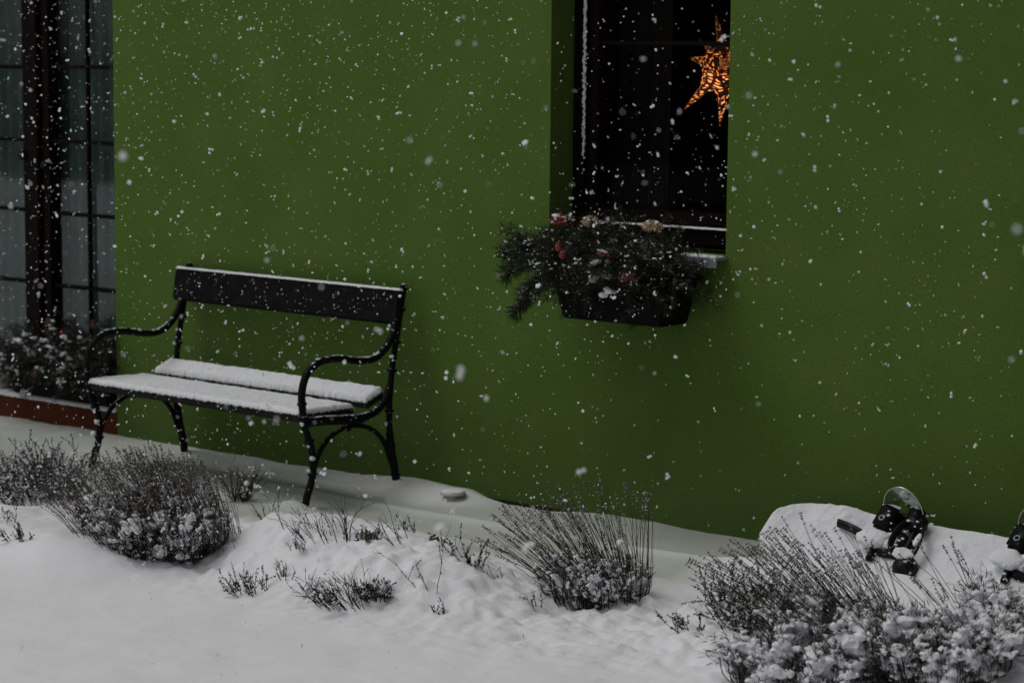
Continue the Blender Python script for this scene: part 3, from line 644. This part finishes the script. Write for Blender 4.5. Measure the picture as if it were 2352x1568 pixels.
lavender('rosemary_bush', 'rosemary bush with coarse needles and thick snow pads at the bottom edge', x, y, .22, .15, 330, 0, .2, (-.4, -.2), .5, .72, 11, tuftlen=.04, clump=(.010, .018), sx=1.2, pads=60, padk=1.9)

def herb(name, label, px, py, Rr, Hh, n_, seed, lean=(0, 0), leaf=.007, snow=.1, group=None, fan=.6, m='leaf2', leafw=.0045, dens=230, br=3, cat='shrub', pos=None):
    """many thin upright twigs with tiny leaves"""
    random.seed(seed); x, y = pos or gxy(px, py); t = thing(name, label, cat, (x, y, gh(x, y)-.008), 0, {'low_herb': 'low herbs half buried in snow', 'thyme_bush': 'twiggy thyme bushes'}.get(name)); bL, bT, bS = BM(), BM(), BM()
    def twig(p, d, L, r_, lvl):
        P = [p]; dd = d.normalized(); cv = rvec(.10)
        for i in range(5): P.append(P[-1]+dd*L/5); dd = (dd+rvec(.16)+cv).normalized()
        tube(bT, P, [r_*(1-.12*i) for i in range(6)], 3, False)
        for _ in range(int(L*dens)):
            k = random.uniform(.8, 5); i = min(4, int(k)); q = P[i].lerp(P[i+1], k-i)
            for s in (1, -1): blade(bL, q, rvec().normalized()*1+dd*.8, leaf*random.uniform(.6, 1.2), leafw)
        if random.random() < snow: 
            q = random.choice(P[2:])
            for _ in range(5): blob(bS, q+rvec(.009), random.uniform(.003, .0065), 1, (1, 1, .7), .8, random.random()*90)
        if lvl > 0:
            for _ in range(br): q = random.choice(P[1:]); twig(q, dd+rvec(.7)+Vector((0, 0, .25)), L*random.uniform(.35, .6), r_*.7, lvl-1)
    for _ in range(n_):
        a = random.uniform(0, 2*math.pi); rr = random.random()**.5; o_ = Vector((math.cos(a)*rr*Rr*.6, math.sin(a)*rr*Rr*.6, 0))
        twig(o_, Vector((lean[0]+math.cos(a)*rr*fan, lean[1]+math.sin(a)*rr*fan, 1)), Hh*random.uniform(.6, 1.15), .0016, 1)
    if len(bL.verts): link('foliage', bL, M[m], t, False)
    else: bL.free()
    link('twigs', bT, M['wood'], t)
    if len(bS.verts): o = link('snow_clumps', bS, M['snow'], t); clump_mods(o, .003, .005)
    else: bS.free()
    return t
herb('thyme_bush', 'twiggy thyme bush leaning left at the left edge, behind the largest lavender', 95, 1150, .26, .17, 150, 41, (-.35, -.1), snow=.5)
herb('thyme_bush', 'leafy thyme bush below the left end of the snowboard', 1722, 1445, .15, .16, 80, 42, (-.15, -.1), snow=.55)
herb('thyme_sprig', 'small thyme sprig apart in the snow, left of the thyme bush below the board', 1588, 1452, .055, .07, 8, 43, (-.5, -.2), snow=.1, cat='plant')
herb('rosemary_twigs', 'green rosemary twigs poking from the snow at the bottom edge', 1745, 1565, .10, .09, 12, 44, (-.6, -.3), leaf=.026, leafw=.003, snow=.2, m='leaf', dens=330, br=2, cat='plant')
herb('grass_tuft', 'dark upright grass tuft just right of the largest lavender', 552, 1150, .05, .15, 60, 45, (.15, 0), leaf=.004, snow=.12, dens=60, br=1, cat='plant')
herb('low_herb', 'low dark herb half buried in snow in the lower left, below the thyme bush', 50, 1238, .09, .05, 12, 46, (-.3, -.1), snow=.1, dens=180, cat='plant')
herb('low_herb', 'small snowed-in herb at the left picture edge under the thyme twigs', 15, 1195, .05, .05, 6, 47, (.1, -.1), snow=.1, dens=120, cat='plant')
# the mound of small herbs
mound = [
 ('low_herb', 'darkest bushy herb at the front foot of the middle mound', 862, 1410, .065, .05, 60, (-.2, 0), .006, 420),
 ('low_herb', 'tangle of bare reddish twigs left of the darkest herb on the middle mound', 790, 1400, .16, .09, 70, (-.9, -.3), .004, 60),
 ('low_herb', 'leafy sprawling herb at the left end of the middle mound', 575, 1362, .10, .07, 24, (-.7, 0), .007, 150),
 ('low_herb', 'tight cluster of short upright twigs right of the sprawling herb', 655, 1360, .035, .05, 9, (0, 0), .004, 80),
 ('low_herb', 'row of dry curved twigs on the top of the middle mound by the bench leg', 755, 1235, .17, .10, 34, (-.5, -.1), .003, 20),
 ('low_herb', 'tall forked dry twig at the left of the middle mound', 655, 1305, .02, .13, 2, (-.5, -.1), .004, 30),
 ('low_herb', 'thin dry twigs standing just left of the row on the mound top', 685, 1228, .03, .09, 3, (-.3, 0), .003, 10),
 ('low_herb', 'thin leafy sprig bending left on the right part of the middle mound', 985, 1400, .05, .15, 4, (-.5, -.1), .007, 60),
 ('low_herb', 'drooping leafy sprig at the right end of the middle mound', 1085, 1352, .06, .10, 9, (-.3, 0), .009, 160),
 ('low_herb', 'curved bare twig rising in the centre of the middle mound', 915, 1352, .04, .14, 4, (-.9, -.3), .004, 30),
 ('low_herb', 'bare twig leaning on the far right rim of the middle mound', 935, 1250, .04, .09, 3, (-.6, 0), .003, 10),
 ('low_herb', 'dark sprout tangle between the bare twig and the mound front', 855, 1335, .08, .05, 24, (-.5, 0), .005, 200),
 ('low_herb', 'short leafless stems on the left shoulder of the middle mound', 610, 1285, .05, .08, 4, (-.5, 0), .004, 20),
 ('low_herb', 'tiny sprout pair lowest down on the right of the middle mound', 1010, 1415, .05, .05, 5, (-.3, 0), .006, 120),
 ('low_herb', 'leaning leafy stems between the two fat-leaved plants on the mound', 945, 1318, .05, .07, 7, (-.5, -.1), .006, 120),
 ('low_herb', 'thin sprigs poking out above the sprawling herb on the mound', 690, 1335, .06, .05, 7, (-.3, 0), .005, 90),
 ('low_herb', 'bent leafless twigs between the drooping sprig and the lone lavender', 1150, 1330, .05, .06, 5, (-.7, -.1), .004, 40),
 ('low_herb', 'tiny sprout left of the lone lavender foot', 1230, 1402, .03, .045, 6, (-.2, 0), .006, 200),
]
for i, (nm, lb, px, py, r_, h_, n_, ln, lf, dn) in enumerate(mound):
    herb(nm, lb, px, py, r_, h_, n_, 60+i, ln, leaf=lf, dens=dn, snow=.08, cat='herb', br=3 if n_ > 4 else 2)
def succulent(label, px, py, n_, seed, r_=.03):
    random.seed(seed); x, y = gxy(px, py); t = thing('succulent_plant', label, 'plant', (x, y, gh(x, y)-.004), 0, 'fat-leaved plants on the mound'); bm = BM(); bT = BM()
    for _ in range(n_):
        o_ = Vector((random.uniform(-r_, r_), random.uniform(-r_, r_), 0)); h = random.uniform(.012, .035); tube(bT, [o_, o_+Vector((0, 0, h))], .0015, 4)
        for k in range(14):
            a = k*2.4; f = k/14; blade(bm, o_+Vector((0, 0, h*f)), Vector((math.cos(a), math.sin(a), .2+f)), .011*(1.2-f*.5), .006)
    link('leaves', bm, M['sedum'], t, False); link('twigs', bT, M['wood'], t)
succulent('fat-leaved green plant half out of the snow on the crown of the middle mound', 842, 1258, 14, 1, .028)
succulent('fat-leaved green plant with paired leaves on the right flank of the middle mound', 1000, 1325, 9, 2, .022)
succulent('fat-leaved green plant under the drooping sprig, right end of the mound', 1082, 1345, 8, 3, .022)

random.seed(90); p_ = gp(1197, 1466); bl = BM()
for k in range(4): blade(bl, Vector((random.uniform(-.02, .02), random.uniform(-.01, .01), 0)), Vector((-1+random.random()*1.4, random.uniform(-.5, .5), .7)), random.uniform(.02, .035), .004)
o = link('grass_tuft', bl, M['grass'], None, False); o.location = p_; tag(o, 'few green grass blades sticking out of the smooth snow in front of the lone lavender', 'grass')

# ------------------------------------------------------------------ snowboard leaning on the wall
LEAN = R(38)                                     # board plane leans back against the wall
brd = thing('snowboard', 'snow-covered snowboard with two black bindings lying on edge against the wall', 'snowboard', (1.125, -.315, .0), 0)
BWid, BLen = .295, 1.55
def bd(s, w, h): return Vector((s, w*math.cos(LEAN)*.98, .0+w*math.sin(LEAN)))+Vector((0, -math.sin(LEAN), math.cos(LEAN)))*h
def half(s):
    e = .15
    if s < e: return BWid/2*math.sqrt(max(0, 1-((e-s)/e)**2))
    if s > BLen-e: return BWid/2*math.sqrt(max(0, 1-((s-BLen+e)/e)**2))
    q = (s-BLen/2)/(BLen/2-e); return BWid/2*(.90+.10*q*q)
def sheet(bm, h0, hfun, inset=0, ns=110, nw=22, s0=0.002, s1=None):
    s1 = s1 or BLen-.002; T_, B_ = [], []
    for i in range(ns+1):
        s = s0+(s1-s0)*(.5-.5*math.cos(math.pi*i/ns)); hw = max(.0, half(s)-inset); rt, rb = [], []
        for j in range(nw+1):
            w = -hw+2*hw*j/nw; curl = .03*max(0, (.2-s)/.2)**2+.03*max(0, (s-BLen+.2)/.2)**2
            e = min(hw-abs(w), s-s0, s1-s)
            rt.append(bm.verts.new(bd(s, w+BWid/2, h0+curl+hfun(s, w, max(0, e))))); rb.append(bm.verts.new(bd(s, w+BWid/2, h0+curl)))
        T_.append(rt); B_.append(rb)
    for i in range(ns):
        for j in range(nw): bm.faces.new((T_[i][j], T_[i+1][j], T_[i+1][j+1], T_[i][j+1])); bm.faces.new((B_[i][j], B_[i][j+1], B_[i+1][j+1], B_[i+1][j]))
        bm.faces.new((B_[i][0], B_[i+1][0], T_[i+1][0], T_[i][0])); bm.faces.new((T_[i][nw], T_[i+1][nw], B_[i+1][nw], B_[i][nw]))
bm = BM(); sheet(bm, .0, lambda s, w, e: .009); bmesh.ops.remove_doubles(bm, verts=bm.verts, dist=1e-5); link('deck', bm, M['board'], brd)
def sn(s, w, e):
    k = min(1, e/.03); k = (1-(1-k)**2)**.5
    extra = .028*math.exp(-((s-.27)/.10)**2)*max(0, w/.15+.2)
    return .002+(.030+extra)*k*(1+.25*fbm(s*7, w*7, 3)+.10*fbm(s*45, w*45, 8))
bm = BM(); sheet(bm, .0095, sn, -.004, 240, 50); bmesh.ops.remove_doubles(bm, verts=bm.verts, dist=1e-5); link('snow_cover', bm, M['snow'], brd)
def binding(s, tongue=True):
    """base disc, heel cup, arched highback with bright rim, straps; hangs square to the board"""
    O = bd(s, BWid/2, .012); A = Vector((1, 0, 0)); Bw = (bd(0, 1, 0)-bd(0, 0, 0)).normalized(); N = Vector((0, -math.sin(LEAN), math.cos(LEAN)))
    B = lambda a, b, n: O+A*a+Bw*b+N*n           # a along board, b up the board, n away from it
    bm = BM()
    pts = [(-.055, -.13), (-.06, .09), (.06, .09), (.055, -.13)]
    lo = [bm.verts.new(B(a, b, .0)) for a, b in pts]; hi = [bm.verts.new(B(a, b, .022)) for a, b in pts]
    bm.faces.new(lo); bm.faces.new(hi[::-1])
    for k in range(4): bm.faces.new((lo[k], lo[(k+1) % 4], hi[(k+1) % 4], hi[k]))
    base = link('binding_plate', bm, M['black'], brd, False)
    bm = BM(); P = spline([B(-.058, -.08, .03), B(-.064, .02, .035), B(-.055, .09, .045), B(0, .115, .05), B(.055, .09, .045), B(.064, .02, .035), B(.058, -.08, .03)], 6)
    tube(bm, P, .030, 8, flat=.45); link('heel_cup', bm, M['black'], base)
    # highback: arch standing off the board at the heel
    hb = [(-.050, .090, .03), (-.066, .105, .075), (-.064, .122, .125), (-.040, .138, .162), (.005, .144, .177), (.050, .138, .162), (.078, .122, .125), (.080, .105, .075), (.070, .090, .03)]
    P = spline([B(*q) for q in hb], 5)
    bm = BM(); tube(bm, P, .0026, 6); link('highback_rim', bm, M['chrome'], base)
    bm = BM(); c = bm.verts.new(B(0, .135, .13)); V = [bm.verts.new(q) for q in P]
    for k in range(len(V)-1): bm.faces.new((c, V[k], V[k+1]))
    link('highback', bm, M['clear'], base)
    Rm = Matrix((A, Bw, N)).transposed().to_4x4()
    def pad(name, a, b, n, ra, rb, rn, m, parent, amp=.18, sub=3, seed=0):
        bm = BM(); b2 = bmesh.new(); blob(b2, (0, 0, 0), 1, sub, (ra, rb, rn), amp, seed+s); merge(bm, b2, Matrix.Translation(B(a, b, n)) @ Rm); return link(name, bm, m, parent)
    bm = BM(); b2 = bmesh.new(); box(b2, -.040, .036, -.046, .046, -.016, .016, .010); merge(bm, b2, Matrix.Translation(B(-.045, .075, .085)) @ Rm @ Matrix.Rotation(.35, 4, 'X') @ Matrix.Rotation(-.25, 4, 'Z'))
    ap = link('ankle_pad', bm, M['black'], base)
    bm = BM(); tube(bm, [B(-.052, .062, .103)+(A*math.cos(k*.524)+Bw*math.sin(k*.524))*.010 for k in range(13)], .003, 6); link('buckle', bm, M['zinc'], ap)
    bm = BM(); b2 = bmesh.new(); box(b2, -.030, .030, -.030, .030, -.016, .016, .010); merge(bm, b2, Matrix.Translation(B(.055, .105, .085)) @ Rm @ Matrix.Rotation(.35, 4, 'X')); link('ankle_pad', bm, M['black'], base)
    pad('boot_tray', -.01, .005, .035, .070, .060, .030, M['black'], base, .2, seed=2)
    pad('heel_block', .055, .085, .065, .045, .034, .032, M['black'], base, .2, seed=3)
    pad('toe_pad', .085, -.085, .030, .046, .046, .046, M['black'], base, .04, seed=4)
    for P in ((B(.085, .08, .07), B(.11, .03, .075), B(.115, -.03, .07), B(.10, -.07, .06)), (B(.05, .07, .09), B(.03, .03, .10), B(.02, -.03, .085), B(.05, -.08, .07))):
        bm = BM(); tube(bm, spline(P, 6), .014, 6, flat=.35); link('ankle_strap', bm, M['black'], base)
    if tongue: bm = BM(); P = spline([B(-.110, .01, .055), B(-.15, .02, .065), B(-.19, .03, .068), B(-.23, .04, .065)], 5); tube(bm, P, .017, 6, flat=.35); link('ladder_strap', bm, M['black'], base)
    for q in ((-.065, -.005, .068, .064, .038, .024), (.072, -.055, .072, .042, .024, .014), (-.045, .115, .092, .040, .018, .012), (-.01, .0, .062, .03, .035, .014), (.11, .0, .09, .010, .03, .006)):
        pad('snow_cap', *q, M['snow'], base, .3, 3, seed=q[0]*90)
    random.seed(int(s*10)); bm = BM()
    for _ in range(40): blob(bm, B(random.uniform(-.06, .12), random.uniform(-.10, .12), .05)+N*random.uniform(.0, .07), random.uniform(.003, .007), 1, (1.2, 1, .7), .5, random.random()*80)
    link('clinging_snow', bm, M['snow'], base)
binding(.525); binding(1.035, False)

# ------------------------------------------------------------------ falling snow
random.seed(77); bm = BM()
def flake(p, r_):
    for _ in range(random.choice((1, 1, 2, 2, 3))):
        q = p+rvec(r_*1.1); d = rvec(); octa(bm, q-d.normalized()*r_*.9, d, 1.8*r_, r_*random.uniform(.75, 1.05))
def gust(p): return random.random() < .46+.95*noise.noise(p*1.2)+.35*(p.z/3-.5)-.08*(p.x-.2)
for _ in range(32000):
    p = Vector((random.uniform(-6, 6.5), random.uniform(-8.5, -.02), random.uniform(.05, 3.1)))
    if (p-CAM).length > 3.0 and gust(p): flake(p, min(.0075, .0014*math.exp(random.gauss(.50, .62))))
for _ in range(38000):
    p = Vector((random.uniform(-6, 4), random.uniform(-2.6, -.02), random.uniform(.05, 3.0)))
    if gust(p): flake(p, min(.0062, .0011*math.exp(random.gauss(.38, .52))))
tag(link('falling_snow', bm, M['flake'], None, False), 'white snowflakes falling through the air before the wall', 'snow', kind='stuff')

# ------------------------------------------------------------------ unseen block added just right of the picture to shade the wall
shade_block = thing('shed', 'dark lean-to shed built against the green wall beyond the right edge', 'shed', (4.9, -1.2, 0))
bm = BM(); box(bm, -1.55, 2, -1.2, 1.19, -.2, 3.25); link('shed_wall', bm, M['barn'], shade_block, False)
bm = BM(); box(bm, -1.62, 2.1, -1.3, .9, 3.253, 3.299); link('shed_roof', bm, M['roof'], shade_block, False)

# ------------------------------------------------------------------ what stands opposite and shows in the glass
barn = thing('barn', 'dark gabled barn across the yard, mirrored in the window glass', 'building', (-17, -28, 0))
bm = BM(); box(bm, -6, 6, -4, 4, -.2, 4.2); link('barn_wall', bm, M['barn'], barn, False)
bm = BM(); q4(bm, (-6.4, 4.4, 4.05), (6.4, 4.4, 4.05), (6.4, 0, 7.4), (-6.4, 0, 7.4)); q4(bm, (-6.4, -4.4, 4.05), (-6.4, 0, 7.4), (6.4, 0, 7.4), (6.4, -4.4, 4.05)); link('barn_roof', bm, M['roof'], barn, False)
random.seed(9); bm = BM()
for i in range(150):
    x = -58+i*.28; h = 1.95+.3*noise.noise(Vector((x*.6, 0, 0)))
    for _ in range(3): blob(bm, (x, -14+random.uniform(-.5, .5), h*random.uniform(.15, .55)), random.uniform(.45, .70), 2, (1, 1, 1), .5, random.random()*90)
tag(link('far_hedge', bm, M['trees'], None, False), 'dark hedge line across the yard mirrored in the glazed door', 'hedge', kind='stuff')
